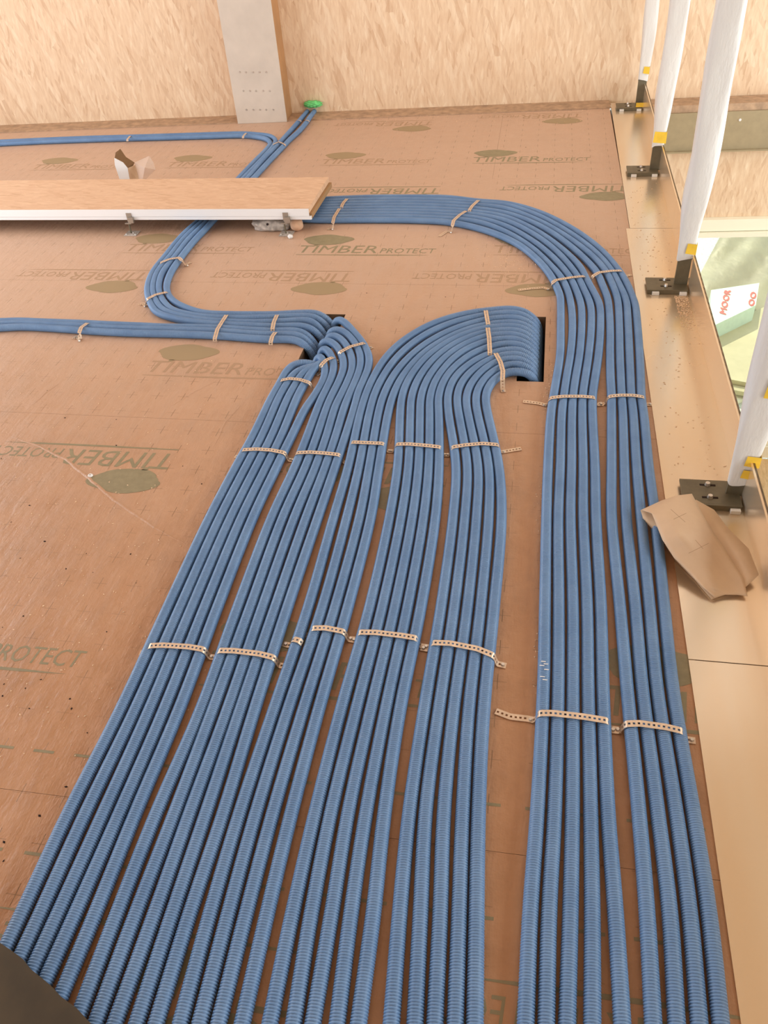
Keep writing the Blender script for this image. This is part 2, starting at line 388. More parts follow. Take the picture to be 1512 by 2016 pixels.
# brown ledge over the beam right of the edge plate
led = slab('trim_1', [wp(.66, -.0), wp(3.6, -.0), wp(3.6, .18), wp(.66, .18)], -.045, -.0, M_sill); tag(led, kind='structure')
ceil = boxes('ceiling', [(XL, 3.6, -2.2, 6.5, 3.4, 3.5)], M_ceil); tag(ceil, kind='structure')
wl = boxes('wall_left', [(XL - .1, XL, -2.2, 6.3, -3.0, 3.4)], M_plaster); tag(wl, kind='structure')
wr = boxes('wall_rear', [(XL, 3.6, -2.3, -2.2, -3.0, 3.4)], M_plaster); tag(wr, kind='structure')
# right wall: parapet below and lintel above a long window
wri = boxes('wall_right', [(3.6, 3.7, -2.2, 6.5, -3.0, -1.2), (3.6, 3.7, -2.2, 6.5, 3.0, 3.4)], M_plaster); tag(wri, kind='structure')

# steel edge beam on far wall
bm_o = empty('steel_beam', (1.6, 6.05, -.29), 'grey steel edge beam fixed along the far wall below floor level', 'beam')
prism_up('web', wp(.67, -.01), wp(3.5, -.01), .05, -.287, -.046, M_beam, bm_o)
prism_up('flange', wp(.67, -.03), wp(3.5, -.03), .07, -.297, -.287, M_beam, bm_o)
for (x, y) in ((1456, 235),):
    p = wp(1.28, -.012); disc('bolt', (p[0], p[1], -.1), .010, .01, M_white, bm_o, axis=(0, -1, 0))

# timber column
co = empty('timber_column', (-1.96, 5.9, 0), 'pale taped timber column against the wall, five-screw rows near its base', 'column')
cx0, cx1 = wp(-2.139), wp(-1.782)
slab('shaft', [wp(-2.139, -.001), wp(-1.784, -.001), wp(-1.784, .184), wp(-2.139, .184)], .0065, 3.4, M_colside, co)
slab('face_board', [wp(-2.139, -.012), wp(-1.784, -.012), wp(-1.784, -.0012), wp(-2.139, -.0012)], .001, 3.4, M_col, co)
for row, xs in ((142, (472, 484, 498, 511, 524)), (179, (479, 492, 504, 518, 531)), (216, (485, 499, 512, 524, 538))):
    for x in xs:
        r = ray(x, row); t = (wn @ (A0 - np.array([0, 0]))) + (-.014); tt = t / (wn @ r[:2]); p = np.array([0, 0, H]) + r * tt
        disc('screw', p, .0065, .003, M_screw, co, 8, axis=(-wn[0], -wn[1], 0))

# edge plate: horizontal sheet in lengths, and the upstand
for i, (y0, y1) in enumerate(((-1.9, 1.335), (1.338, 3.985), (3.988, 6.15))):
    o = boxes('edge_sheet', [(.437 if y1 > 6 else .420, .640, y0, y1, -.02, .003), (.634, .640, y0, y1, .003, .150), (.628, .640, y0, y1, .147, .150)], M_plate, None)
    tag(o, ['bent steel edge sheet nearest the camera, below the seam beside the cardboard scrap', 'bent steel edge sheet of the middle length, under the cardboard scrap and a bracket', 'bent steel edge sheet of the far length, reaching the back wall'][i], 'edge sheet', 'steel sheets along the floor edge')
slab('trim_2', [(.436, -1.9), (.655, -1.9), (.655, 6.1), (.436, 6.1)], -.24, -.021, M_void)['kind'] = 'structure'
bpy.data.objects['trim_2']['kind'] = 'structure'

# ------------------------------------------------------------ lower level
lf = boxes('floor_lower', [(-1.0, 3.6, -2.2, 6.1, -3.0, -2.9)], M_osb_floor); tag(lf, kind='structure')
dr = prism_up('door_1', wp(.66, .0), wp(3.6, .0), .001, -2.9, -2.899, M_cream); tag(dr, kind='structure')
prism_up('frame', wp(.66, -.02), wp(3.6, -.02), .08, -.90, -.865, M_cream, dr)
prism_up('frame', wp(.66, -.0), wp(3.6, -.0), .1, -.860, -.776, M_cream, dr)
prism_up('frame', wp(.66, -.02), wp(3.6, -.02), .08, -2.9, -2.78, M_cream, dr)
prism_up('frame', wp(.66, -.0), wp(3.6, -.0), .1, -2.775, -2.70, M_cream, dr)
prism_up('frame', wp(3.0, -.02), wp(3.1, -.02), .08, -2.70, -.90, M_cream, dr)
prism_up('pane', wp(.66, .03), wp(3.6, .03), .006, -2.70, -.90, M_glass, dr)
gr = boxes('ground', [(-8, 16, 6.35, 26, -3.1, -3.0)], M_gravel); tag(gr, kind='structure')
# things outside the glass door
Z0 = -3.0
def gp(x, y, z=Z0): return at(x, y, z)
tv = [gp(*q) for q in ((1420, 455), (1530, 455), (1600, 620), (1520, 770), (1415, 760), (1350, 600), (1373, 533))]
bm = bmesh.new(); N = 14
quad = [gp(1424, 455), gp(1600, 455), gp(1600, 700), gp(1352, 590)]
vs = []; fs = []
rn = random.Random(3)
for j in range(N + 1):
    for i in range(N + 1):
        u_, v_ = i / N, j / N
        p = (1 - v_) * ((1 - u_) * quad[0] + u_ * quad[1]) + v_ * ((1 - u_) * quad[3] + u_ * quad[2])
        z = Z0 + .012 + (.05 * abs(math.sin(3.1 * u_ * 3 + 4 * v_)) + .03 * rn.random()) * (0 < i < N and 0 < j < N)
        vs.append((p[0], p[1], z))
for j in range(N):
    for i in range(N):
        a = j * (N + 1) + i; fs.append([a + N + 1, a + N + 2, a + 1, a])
tp = frompy('shadow_sheet', vs, fs, M_shadow_film, None, True); tag(tp, 'creased olive film sheet standing in for shadow on pale ground outside the glass door', 'shadow_sheet')  # dark sheet added; its edge stands in for a shadow line on gravel
# wrapped insulation pack with red letters
pk = empty('insulation_pack', tuple(gp(1450, 620)), 'pale green wrapped insulation pack with red lettering outside the glass door', 'package')
P = [gp(1401, 571, Z0 + .32), gp(1463, 562, Z0 + .32), gp(1495, 640, Z0 + .32)]
a_ = gp(1400, 571, Z0 + .35); b_ = gp(1495, 557, Z0 + .35); c_ = gp(1488, 601, Z0 + .35); d_ = gp(1397, 645, Z0 + .35)
top = [d_, c_, b_, a_]
vs = [tuple(p) for p in top] + [(p[0], p[1], Z0 + .03) for p in top]
frompy('block', vs, [[0, 1, 2, 3], [7, 6, 5, 4], [0, 4, 5, 1], [1, 5, 6, 2], [2, 6, 7, 3], [3, 7, 4, 0]], M_pack, pk)
def place_text(body, o_px, u_px, h_px, z, mat, parent):
    V_, F_, sz = text_mesh(body, 0.0); o = at(*o_px, z); u = at(*u_px, z) - o; h = at(*h_px, z) - o
    frompy('lettering', [o + u * (v[0] / sz[0]) + h * (v[1] / sz[1]) for v in V_], F_, mat, parent)
for k_ in (-.9, 0, .9):
    place_text('MOOR', (1429 + k_, 619 + k_), (1439 + k_, 572 + k_), (1417 + k_, 616 + k_), Z0 + .353 + .0004 * k_, M_red, pk)
    place_text('OO', (1484 + k_, 603 + k_), (1490 + k_, 576 + k_), (1473 + k_, 601 + k_), Z0 + .353 + .0004 * k_, M_red, pk)
# tan sheets in front of the pack
ts = empty('sheet_stack', tuple(gp(1450, 690)), 'stack of tan insulation sheets with cut pale edges outside the door', 'boards')
for k, (q, z) in enumerate(((((1400, 650), (1560, 580), (1560, 770), (1428, 745)), .10), (((1404, 662), (1565, 600), (1560, 790), (1430, 765)), .05))):
    pp = [gp(*c, Z0 + z + .07) for c in q]
    o = slab('sheet', [(p[0], p[1]) for p in pp][::-1], Z0 + z + .025, Z0 + z + .07, M_tan, ts)
fb = slab('ground_board', [tuple(gp(*c)[:2]) for c in ((1436, 770), (1500, 745), (1500, 775), (1442, 800))][::-1], Z0 + .001, Z0 + .04, M_cream)
tag(fb, 'pale timber board lying on the ground just outside the door threshold', 'board')

# ------------------------------------------------------------ CONDUITS
R = 0.0157; PITCH = 0.0053; NS = 12
def catmull(P, step=.004):
    P = np.array(P); P = np.vstack([2 * P[0] - P[1], P, 2 * P[-1] - P[-2]])
    out = []
    for i in range(1, len(P) - 2):
        p0, p1, p2, p3 = P[i - 1], P[i], P[i + 1], P[i + 2]
        t0 = 0; t1 = t0 + np.linalg.norm(p1 - p0) ** .5; t2 = t1 + np.linalg.norm(p2 - p1) ** .5; t3 = t2 + np.linalg.norm(p3 - p2) ** .5
        n = max(3, int(np.linalg.norm(p2 - p1) / step))
        t = np.linspace(t1, t2, n, endpoint=False)[:, None]
        A1 = (t1 - t) / (t1 - t0) * p0 + (t - t0) / (t1 - t0) * p1; A2 = (t2 - t) / (t2 - t1) * p1 + (t - t1) / (t2 - t1) * p2; A3 = (t3 - t) / (t3 - t2) * p2 + (t - t2) / (t3 - t2) * p3
        B1 = (t2 - t) / (t2 - t0) * A1 + (t - t0) / (t2 - t0) * A2; B2 = (t3 - t) / (t3 - t1) * A2 + (t - t1) / (t3 - t1) * A3
        out.append((t2 - t) / (t2 - t1) * B1 + (t - t1) / (t2 - t1) * B2)
    out.append(P[-2][None]); return np.vstack(out)
def smooth(P, it=2):
    for _ in range(it):
        P[1:-1] = (P[:-2] + 2 * P[1:-1] + P[2:]) / 4
    return P
def resample(Q, step):
    s = np.r_[0, np.cumsum(np.linalg.norm(np.diff(Q, axis=0), axis=1))]
    n = max(2, int(s[-1] / step)); t = np.linspace(0, s[-1], n + 1)
    return np.stack([np.interp(t, s, Q[:, k]) for k in range(3)], 1)
def conduit(pts, label, group):
    """pts: list of world points (axis)"""
    Q = resample(catmull(pts), .012); Q = smooth(Q, 12)
    Q = resample(Q, PITCH)
    # three rings per rib: crest, crest, groove
    s = np.arange(len(Q) * 3 - 2) / 3.0
    rad = np.tile([R, R, R - .0033], len(Q))[:len(s)]
    ss = np.clip(s + np.tile([0, .10, .06], len(Q))[:len(s)], 0, len(Q) - 1)
    idx = np.arange(len(Q)); P = np.stack([np.interp(ss, idx, Q[:, k]) for k in range(3)], 1)
    T = np.gradient(P, axis=0); T /= np.linalg.norm(T, axis=1)[:, None] + 1e-12
    up = np.array([0, 0, 1.0]); Bn = np.cross(T, up); bad = np.linalg.norm(Bn, axis=1) < .05
    Bn[bad] = np.nan
    if bad.any():
        good = np.where(~bad)[0]
        for i in np.where(bad)[0]: Bn[i] = Bn[good[np.argmin(abs(good - i))]]
    Bn /= np.linalg.norm(Bn, axis=1)[:, None]; Nn = np.cross(Bn, T)
    a = np.arange(NS) * 2 * math.pi / NS
    V_ = P[:, None, :] + rad[:, None, None] * (np.cos(a)[None, :, None] * Bn[:, None, :] + np.sin(a)[None, :, None] * Nn[:, None, :])
    n = len(P); V_ = V_.reshape(-1, 3)
    i = np.arange(n - 1)[:, None] * NS; k = np.arange(NS)[None, :]; k2 = (k + 1) % NS
    Fq = np.stack([i + k, i + k2, i + NS + k2, i + NS + k], -1).reshape(-1, 4)
    me = bpy.data.meshes.new('corrugated_conduit')
    me.vertices.add(len(V_)); me.vertices.foreach_set('co', V_.astype(np.float32).ravel())
    me.loops.add(Fq.size); me.loops.foreach_set('vertex_index', Fq.ravel().astype(np.int32))
    me.polygons.add(len(Fq)); me.polygons.foreach_set('loop_start', np.arange(0, Fq.size, 4, dtype=np.int32))
    me.polygons.foreach_set('loop_total', np.full(len(Fq), 4, dtype=np.int32))
    me.update(calc_edges=True); me.shade_smooth()
    o = link('corrugated_conduit', me, None, [M_blue]); tag(o, label, 'conduit', group)
    return o
ORD = ['first', 'second', 'third', 'fourth', 'fifth', 'sixth', 'seventh', 'eighth', 'ninth']
px_ = lambda pts, z=R: [at(x, y, z) for x, y in pts]
def rows_for(tab, k): return [(xs[k], y) for y, xs in tab]

# --- bundle tables: y row -> x centres (from the camera end towards the slots)
def ext(tab):   # extend below the frame
    (y0, x0), (y1, x1) = tab[0], tab[1]
    return [(2500, [a + (a - c) / (y0 - y1) * (2500 - y0) for a, c in zip(x0, x1)])] + tab
G1 = ext([(1998, [-52, -12, 24, 60, 105]), (1800, [43, 80, 115, 149, 188]), (1600, [136, 170, 205, 237, 268]), (1400, [237, 266, 294, 323, 352]),
          (1200, [329, 354, 377, 402, 427]), (1020, [413, 434, 455, 476, 498]), (920, [465, 485, 505, 525, 545]), (860, [498, 516, 535, 554, 574]), (815, [522, 540, 559, 579, 602])])
G2 = ext([(1998, [156, 195, 233, 275, 313]), (1800, [231, 268, 305, 340, 374]), (1600, [309, 345, 375, 407, 441]), (1400, [395, 419, 448, 473, 501]),
          (1200, [467, 492, 516, 541, 565]), (1020, [535, 557, 580, 603, 626]), (920, [581, 602, 622, 641, 660]), (860, [605, 624, 643, 661, 680]), (815, [624, 643, 660, 676, 694])])
G3 = ext([(1998, [360, 398, 435, 481]), (1800, [414, 450, 485, 526]), (1600, [473, 505, 538, 574]), (1400, [539, 567, 597, 627]),
          (1200, [606, 634, 659, 684]), (1020, [657, 683, 708, 730]), (920, [686, 707, 727, 746]), (815, [709, 727, 745, 764])])
G4 = ext([(1998, [535, 581, 619, 666, 708]), (1800, [576, 613, 653, 691, 735]), (1600, [621, 652, 686, 721, 757]), (1400, [671, 701, 730, 759, 787]),
          (1200, [727, 752, 777, 802, 828]), (1020, [767, 790, 812, 834, 857]), (920, [783, 804, 824, 844, 864]), (815, [788, 808, 827, 846, 864])])
G5 = ext([(1998, [772, 818, 857, 897, 935]), (1800, [787, 828, 867, 904, 938]), (1600, [806, 838, 874, 911, 942]), (1400, [835, 864, 893, 923, 952]),
          (1200, [868, 894, 920, 946, 972]), (1020, [892, 915, 938, 962, 987]), (920, [898, 920, 941, 962, 982]), (815, [883, 903, 921, 940, 960])])
G6 = ext([(1998, [1036, 1076, 1117, 1166, 1224]), (1800, [1044, 1081, 1123, 1166, 1212]), (1600, [1058, 1092, 1127, 1163, 1197]), (1360, [1070, 1099, 1128, 1158, 1187]),
          (1200, [1073, 1100, 1128, 1156, 1183]), (1020, [1076, 1099, 1123, 1148, 1173]), (920, [1079, 1103, 1125, 1148, 1171]), (815, [1085, 1106, 1126, 1146, 1166]),
          (781, [1090, 1110, 1128, 1147, 1166]), (746, [1096, 1115, 1133, 1152, 1171]), (699, [1103, 1123, 1141, 1159, 1178]), (643, [1104, 1127, 1145, 1164, 1182]), (600, [1104, 1124, 1143.6, 1162, 1180])])
G7 = ext([(1998, [1285, 1331, 1375, 1417]), (1800, [1274, 1319, 1358, 1396]), (1600, [1258, 1295, 1331, 1365]), (1360, [1235, 1265, 1294, 1325]),
          (1200, [1221, 1251, 1279, 1308]), (1020, [1204, 1233, 1262, 1290]), (920, [1204, 1229, 1253, 1277]), (815, [1204, 1226, 1246.5, 1267]),
          (781, [1204, 1223.5, 1242.5, 1262]), (746, [1202, 1222, 1241, 1261]), (699, [1201, 1220, 1239, 1259]), (643, [1201, 1219, 1236.5, 1255]), (600, [1198, 1217, 1234, 1250.5])])
def z1(pts, ox, oy, s): return [(ox + x / s, oy + y / s) for x, y in pts]
# G1 tops
g1t = [[(80, 1080), (150, 960), (210, 850), (262, 755), (335, 685)], [(180, 1050), (250, 930), (310, 835), (370, 768)], [(280, 1060), (350, 940), (400, 850), (455, 775)],
       [(390, 1040), (450, 930), (510, 830), (560, 745)]]
g1e = [[(430, 655), (520, 668)], [(440, 732), (525, 712)], [(515, 722), (572, 700)], [(600, 690), (632, 655)]]
gA = [[(490, 1163), (545, 1095), (620, 980), (690, 850), (700, 740), (670, 640), (645, 570)],
      [(625, 1163), (670, 1060), (750, 900), (795, 760), (790, 640), (740, 540), (695, 480)],
      [(725, 1163), (790, 1020), (860, 880), (910, 740), (905, 630), (850, 510), (780, 430), (700, 395)],
      [(820, 1163), (890, 1030), (960, 880), (1010, 740), (1000, 600), (940, 470), (850, 370), (765, 335)],
      [(925, 1163), (990, 1010), (1060, 850), (1100, 720), (1105, 600), (1060, 480), (980, 370), (885, 292), (790, 272)],
      [(1040, 1163), (1080, 1000), (1150, 850), (1200, 700), (1190, 560), (1120, 430), (1030, 320), (930, 210), (850, 150)]]
SC = 5.815
for k in range(4):
    pts = px_(rows_for(G1, k)[:-1]) + px_(z1(g1t[k], 520, 600, SC))
    e = px_(z1(g1e[k], 520, 600, SC), R + .012)
    pts += [e[0]]
    q = e[1]
    pts += [q + np.array([0, 0, -.004]), np.array([q[0] + .014, max(q[1] + .012, 2.682), -.030]), np.array([q[0] + .018, max(q[1] + .02, 2.69), -.09]), np.array([q[0] + .018, max(q[1] + .022, 2.692), -.17])]
    conduit(pts, f'blue corrugated conduit, {ORD[k]} from left in the leftmost bundle', 'leftmost bundle of five conduits')
def emerge(k, p):   # the six coming out on the right side of the left slot
    return [p + np.array([-.022, .006, -.022]), np.array([min(-.803, p[0] - .03), p[1] + .012, -.075]), np.array([min(-.805, p[0] - .03), p[1] + .012, -.17])]
for k in range(6):
    top = px_(z1(gA[k][:-1], 520, 600, SC)) + px_(z1(gA[k][-1:], 520, 600, SC), R + .006)
    if k == 0: base = px_(rows_for(G1, 4)[:-1])
    else: base = px_(rows_for(G2, k - 1)[:-1])
    pts = base + top + emerge(k, top[-1])
    if k == 0: conduit(pts, 'blue corrugated conduit, rightmost in the leftmost bundle, joining it from the slot', 'leftmost bundle of five conduits')
    else: conduit(pts, f'blue corrugated conduit, {ORD[k-1]} from left in the second bundle from the left', 'second bundle from the left')
g3t = [[(75, 720), (130, 590), (210, 455), (310, 345), (430, 258), (560, 188), (700, 138), (850, 102), (980, 84), (1090, 72), (1180, 72)],
       [(145, 700), (210, 570), (290, 455), (390, 355), (510, 270), (640, 205), (780, 158), (900, 130), (1000, 114), (1100, 101), (1185, 103)],
       [(200, 740), (265, 600), (345, 490), (440, 395), (550, 315), (680, 245), (820, 192), (960, 155), (1060, 140), (1140, 135), (1190, 138)],
       [(275, 730), (330, 610), (410, 500), (510, 400), (620, 325), (750, 258), (880, 212), (980, 190), (1080, 175), (1150, 172), (1195, 176)]]
g4t = [[(340, 760), (370, 650), (430, 545), (520, 440), (620, 362), (740, 292), (870, 241), (990, 213), (1090, 202), (1150, 200), (1200, 204)],
       [(415, 740), (450, 630), (510, 530), (590, 440), (690, 362), (800, 302), (920, 258), (1000, 242), (1100, 230), (1160, 230), (1205, 236)],
       [(485, 740), (520, 630), (580, 530), (660, 440), (760, 366), (870, 311), (980, 274), (1100, 260), (1160, 260), (1210, 270)],
       [(552, 750), (590, 620), (650, 530), (730, 440), (830, 370), (930, 328), (1010, 306), (1110, 293), (1165, 292), (1215, 305)],
       [(615, 750), (640, 650), (690, 560), (770, 477), (860, 412), (960, 366), (1040, 342), (1110, 330), (1170, 328), (1225, 342)]]
g5t = [[(685, 740), (705, 650), (760, 560), (840, 490), (930, 435), (1020, 400), (1090, 382), (1160, 372), (1215, 376)],
       [(755, 750), (775, 650), (830, 570), (910, 500), (1000, 450), (1080, 420), (1150, 405), (1220, 412)],
       [(822, 760), (840, 670), (890, 590), (960, 520), (1030, 475), (1100, 448), (1160, 437), (1225, 448)],
       [(895, 770), (900, 700), (940, 620), (1000, 555), (1070, 510), (1130, 484), (1190, 479), (1235, 492)],
       [(967, 770), (970, 700), (1010, 620), (1070, 565), (1130, 538), (1190, 530), (1240, 540)]]
SR = 3.78
names = {3: 'four-conduit third bundle', 4: 'fourth bundle from the left', 5: 'fifth bundle beside the right slot'}
n_ = 0
for g, tab, tt in ((3, G3, g3t), (4, G4, g4t), (5, G5, g5t)):
    for k, tp_ in enumerate(tt):
        ye = 3.045 - n_ * .0338; n_ += 1
        zz = [R] * (len(tp_) - 2) + [R + .003, R + .010]
        arc = [at(*q, z) for q, z in zip(z1(tp_, 700, 590, SR), zz)]
        last = arc[-1]
        xs_ = -.022
        pts = px_(rows_for(tab, k)[:-1]) + [at(*rows_for(tab, k)[-1], R)] + arc
        ym = last[1] * .35 + ye * .65
        pts += [np.array([max(last[0] + .025, xs_), ym, R + .008]), np.array([.022, ye, -.012]), np.array([.034, ye, -.075]), np.array([.035, ye, -.17])]
        conduit(pts, f'blue corrugated conduit, {ORD[k]} from left in the {names[g]}', names[g])
# --- long bundles sweeping left under the board
SU = 4.447
g6t = [[(725, 900), (700, 840), (665, 765), (600, 668), (500, 562), (370, 460), (200, 375), (0, 308)],
       [(785, 850), (728, 738), (655, 655), (475, 485), (240, 342), (0, 257)],
       [(860, 850), (798, 728), (640, 548), (460, 410), (235, 290), (0, 225)],
       [(930, 850), (865, 720), (680, 505), (480, 360), (240, 245), (0, 197)],
       [(1020, 880), (955, 760), (890, 640), (710, 470), (485, 320), (235, 212), (0, 172)]]
g7t = [[(1140, 930), (1090, 800), (1040, 690), (800, 458), (540, 290), (250, 182), (0, 143)],
       [(1225, 930), (1170, 780), (1110, 672), (1000, 552), (780, 387), (510, 237), (220, 135), (0, 114)],
       [(1300, 940), (1230, 790), (1160, 667), (1025, 517), (780, 337), (510, 195), (230, 107), (0, 92)],
       [(1370, 950), (1300, 780), (1225, 667), (1075, 497), (830, 317), (530, 170), (250, 94), (0, 74)]]
for n_, (g, k, tab, tt) in enumerate([(6, k, G6, g6t[k]) for k in range(5)] + [(7, k, G7, g7t[k]) for k in range(4)]):
    f = n_ / 8.0
    left = [(880, 437.5 + f * (389.5 - 437.5)), (814, 434 + f * (388.5 - 434)), (735, 433.3 + f * (388.7 - 433.3)), (655, 433.6 + f * (391.5 - 433.6)), (622, 433.6 + f * (393.5 - 433.6))]
    pts = px_(rows_for(tab, k)) + px_(z1(tt, 940, 380, SU)) + px_(left)
    last = pts[-1]
    pts += [np.array([-1.262, last[1], R + .004]), np.array([-1.32, last[1], -.012]), np.array([-1.345, last[1], -.08]), np.array([-1.347, last[1], -.16])]
    if g == 6: conduit(pts, f'blue corrugated conduit, {ORD[k]} from left in the second-rightmost long bundle', 'inner long bundle sweeping under the board')
    else: conduit(pts, f'blue corrugated conduit, {ORD[k]} from left in bundle along the steel edge', 'outer long bundle along the steel edge')
def wall_hit(x, y, off):
    r_ = ray(x, y); t_ = ((wn @ A0) + off) / (wn @ r_[:2]); return np.array([0, 0, H]) + r_ * t_
# --- bundle from the far wall into the left slot
z6 = lambda p: z1(p, 260, 420, 7.56)
z8 = lambda p: z1(p, 320, 590, 4.447)
z7 = lambda p: z1(p, 0, 590, 4.447)
z9 = lambda p: z1(p, 420, 190, 5.815)
S = [z6([(1040, 80), (860, 230), (690, 400), (490, 650), (310, 880), (232, 1100), (238, 1230), (290, 1370), (370, 1480)]) + z8([(120, 170), (250, 195), (400, 212), (560, 222), (800, 232), (1000, 238), (1120, 232)]),
     z6([(1105, 80), (930, 230), (760, 400), (565, 650), (380, 880), (310, 1100), (325, 1240), (390, 1370), (480, 1455)]) + z8([(200, 155), (400, 185), (560, 196), (800, 202), (1000, 196), (1150, 187), (1270, 180)]),
     z6([(1165, 80), (1000, 240), (835, 400), (645, 650), (460, 880), (398, 1090), (420, 1230), (490, 1345), (620, 1450)]) + z8([(350, 152), (550, 163), (800, 163), (1000, 156), (1150, 148), (1290, 148)]),
     z6([(1235, 80), (1090, 240), (935, 400), (735, 650), (580, 880), (512, 1080), (530, 1200), (610, 1305), (760, 1390)]) + z8([(350, 118), (550, 130), (800, 132), (1000, 131), (1150, 120), (1290, 118)])]
V1 = z9([(1110, 120), (1035, 220), (950, 320), (870, 410), (790, 500), (700, 600), (560, 745), (395, 935)])
V2 = z9([(1185, 125), (1115, 225), (1050, 320), (975, 405), (880, 490), (790, 585), (650, 730), (462, 935)])
U1 = [(-60, 286), (0, 283.6), (79, 279.6), (159, 276.6), (238, 274), (300, 272.5), (420, 269), (480, 267.5)] + z9([(520, 468), (610, 490), (655, 540), (600, 620), (480, 740), (290, 940)])
U2 = [(-60, 281.5), (0, 279.2), (79, 275.6), (178, 271.6), (258, 269.4), (300, 268.2), (420, 264.5), (480, 263.2)] + z9([(520, 438), (640, 452), (712, 500), (690, 570), (540, 740), (345, 940)])
foot = [(-.862, 2.885), (-.864, 2.930), (-.860, 2.985), (-.857, 3.030)]
tops = [U1, U2, V1, V2]
wallend = None
lab = ['front one of two running along the far wall', 'back one of two running along the far wall', 'left one of two leaving the green foam', 'right one of two leaving the green foam']
for k in range(4):
    head = px_(tops[k])
    if k >= 2:
        h0 = head[0]; q_ = wall_hit(*((607.5, 207) if k == 2 else (621, 206)), .168); head = [q_, q_ * .45 + h0 * .55 + np.array([0, 0, .004])] + head
    pts = head + px_(S[k])
    fx, fy = foot[k]
    l_ = pts[-1]
    pts += [np.array([-.895 if l_[0] < -.9 else l_[0] + .02, (l_[1] + fy) / 2, R + .004]), np.array([fx + .02, fy, -.03]), np.array([fx + .025, fy, -.09]), np.array([fx + .025, fy, -.17])]
    conduit(pts, f'blue corrugated conduit, {lab[k]}', 'four conduits from the far wall to the left slot')
Tt = [z7([(-300, 190), (0, 192), (150, 186), (400, 196), (700, 206), (1000, 221), (1300, 233)]) + z8([(0, 240), (250, 243), (500, 252), (800, 270), (1000, 278), (1100, 273)]),
      z7([(-300, 214), (0, 216), (150, 207), (400, 216), (650, 229), (900, 246), (1200, 258)]) + z8([(0, 265), (300, 272), (560, 284), (800, 302), (1000, 310), (1090, 304)]),
      z7([(-300, 248), (0, 249), (150, 239), (300, 242), (600, 261), (900, 282), (1200, 295)]) + z8([(0, 299), (200, 305), (450, 315), (600, 325), (800, 341), (950, 350), (1080, 346)])]
for k in range(3):
    pts = px_(Tt[k]); l_ = pts[-1]; fy = 2.845 - .034 * k
    pts += [np.array([-.915, (l_[1] * .5 + fy * .5), R + .004]), np.array([-.868, fy, -.018]), np.array([-.858, fy, -.08]), np.array([-.858, fy, -.17])]
    conduit(pts, f'blue corrugated conduit, {["back", "middle", "front"][k]} one of three from the left edge to the left slot', 'three conduits from the left edge')

# ------------------------------------------------------------ perforated straps
def strap(label, group, pts, w=.017, hole=.0052, hp=.0105, screws=()):
    P = [np.array(p, float) for p in pts]
    Q = resample(np.array(P), .0026)
    Q[:] = smooth(Q, 2)
    u = P[-1] - P[0]; u[2] = 0; un = u / np.linalg.norm(u)
    T = np.gradient(Q, axis=0); T[:, 2] = 0; ln = np.linalg.norm(T, axis=1)
    Tn = np.where((ln > .0012)[:, None], T / (ln[:, None] + 1e-9), np.nan)
    for i in range(len(Tn)):
        if np.isnan(Tn[i, 0]): Tn[i] = Tn[i - 1] if i and not np.isnan(Tn[i - 1, 0]) else un
    Tn = smooth(Tn.copy(), 6); Tn /= np.linalg.norm(Tn, axis=1)[:, None]
    Wd = np.stack([-Tn[:, 1], Tn[:, 0], 0 * Tn[:, 0]], 1)
    s = np.r_[0, np.cumsum(np.linalg.norm(np.diff(Q, axis=0), axis=1))]
    L = s[-1]; nh = max(1, int(L / hp)); hp = L / nh
    st = []
    for k in range(nh): st += [k * hp, k * hp + (hp - hole) / 2, k * hp + (hp + hole) / 2]
    st.append(L); st = np.array(st)
    Pq = np.stack([np.interp(st, s, Q[:, k]) for k in range(3)], 1); Wq = np.stack([np.interp(st, s, Wd[:, k]) for k in range(3)], 1)
    offs = [-w / 2, -hole / 2, hole / 2, w / 2]
    vs = [Pq[i] + Wq[i] * o for i in range(len(st)) for o in offs]; fs = []
    for i in range(len(st) - 1):
        for j in range(3):
            if i % 3 == 1 and j == 1: continue
            a = i * 4 + j; fs.append([a, a + 4, a + 5, a + 1])
    root = empty('perforated_strap', tuple(P[len(P) // 2] * [1, 1, 0]), label, 'strap', group)
    o = frompy('band', vs, fs, M_strap, root)
    md = o.modifiers.new('s', 'SOLIDIFY'); md.thickness = .0009; md.offset = 0
    for p in screws: disc('screw', (p[0], p[1], .0055), .0052, .004, M_screw, root, 8)
    return root
def S2(label, L, Rr, lt='tab', rt='tab', mid=(), group='perforated straps across the conduit bundles', zt=.0335, **kw):
    a = at(*L, zt); bq = at(*Rr, zt); u = (bq - a); u[2] = 0; u /= np.linalg.norm(u)
    pts = []; sc = []
    def end(p, sgn, t):
        if t is None: return [p - sgn * u * .001 - [0, 0, .010]]
        out = [p - sgn * u * .0005 - [0, 0, .006], p - sgn * u * .004 - [0, 0, .018], p - sgn * u * .008 - [0, 0, zt - .003]]
        if t == 'tab':
            q = p - sgn * u * .022 - [0, 0, zt - .0025]; sc.append(q); out.append(p - sgn * u * .030 - [0, 0, zt - .0025])
        else:
            q = p - sgn * u * .016 - [0, 0, zt - .0025]; sc.append(q)
            for c in t: out.append(at(*c, .003))
        return out
    pts += end(a + u * .001, 1, lt)[::-1]
    pts += [a + u * .006] + [at(*c, zt + .0005) for c in mid] + [bq - u * .006]
    pts += end(bq - u * .001, -1, rt)
    return strap(label, group, pts, screws=sc, **kw)
gs = 'perforated straps across the conduit bundles'
S2('perforated strap over leftmost bundle, row in mid-picture', (475, 885), (562, 891), mid=((505, 884), (535, 886)))
S2('perforated strap over second bundle from left, row in mid-picture', (581, 891), (670, 895), mid=((610, 890), (640, 892)))
S2('perforated strap over four-conduit third bundle, row in mid-picture', (690, 870), (757, 873))
S2('perforated strap over fourth bundle from left, row in mid-picture', (778, 874), (869, 880), mid=((805, 874), (840, 877)))
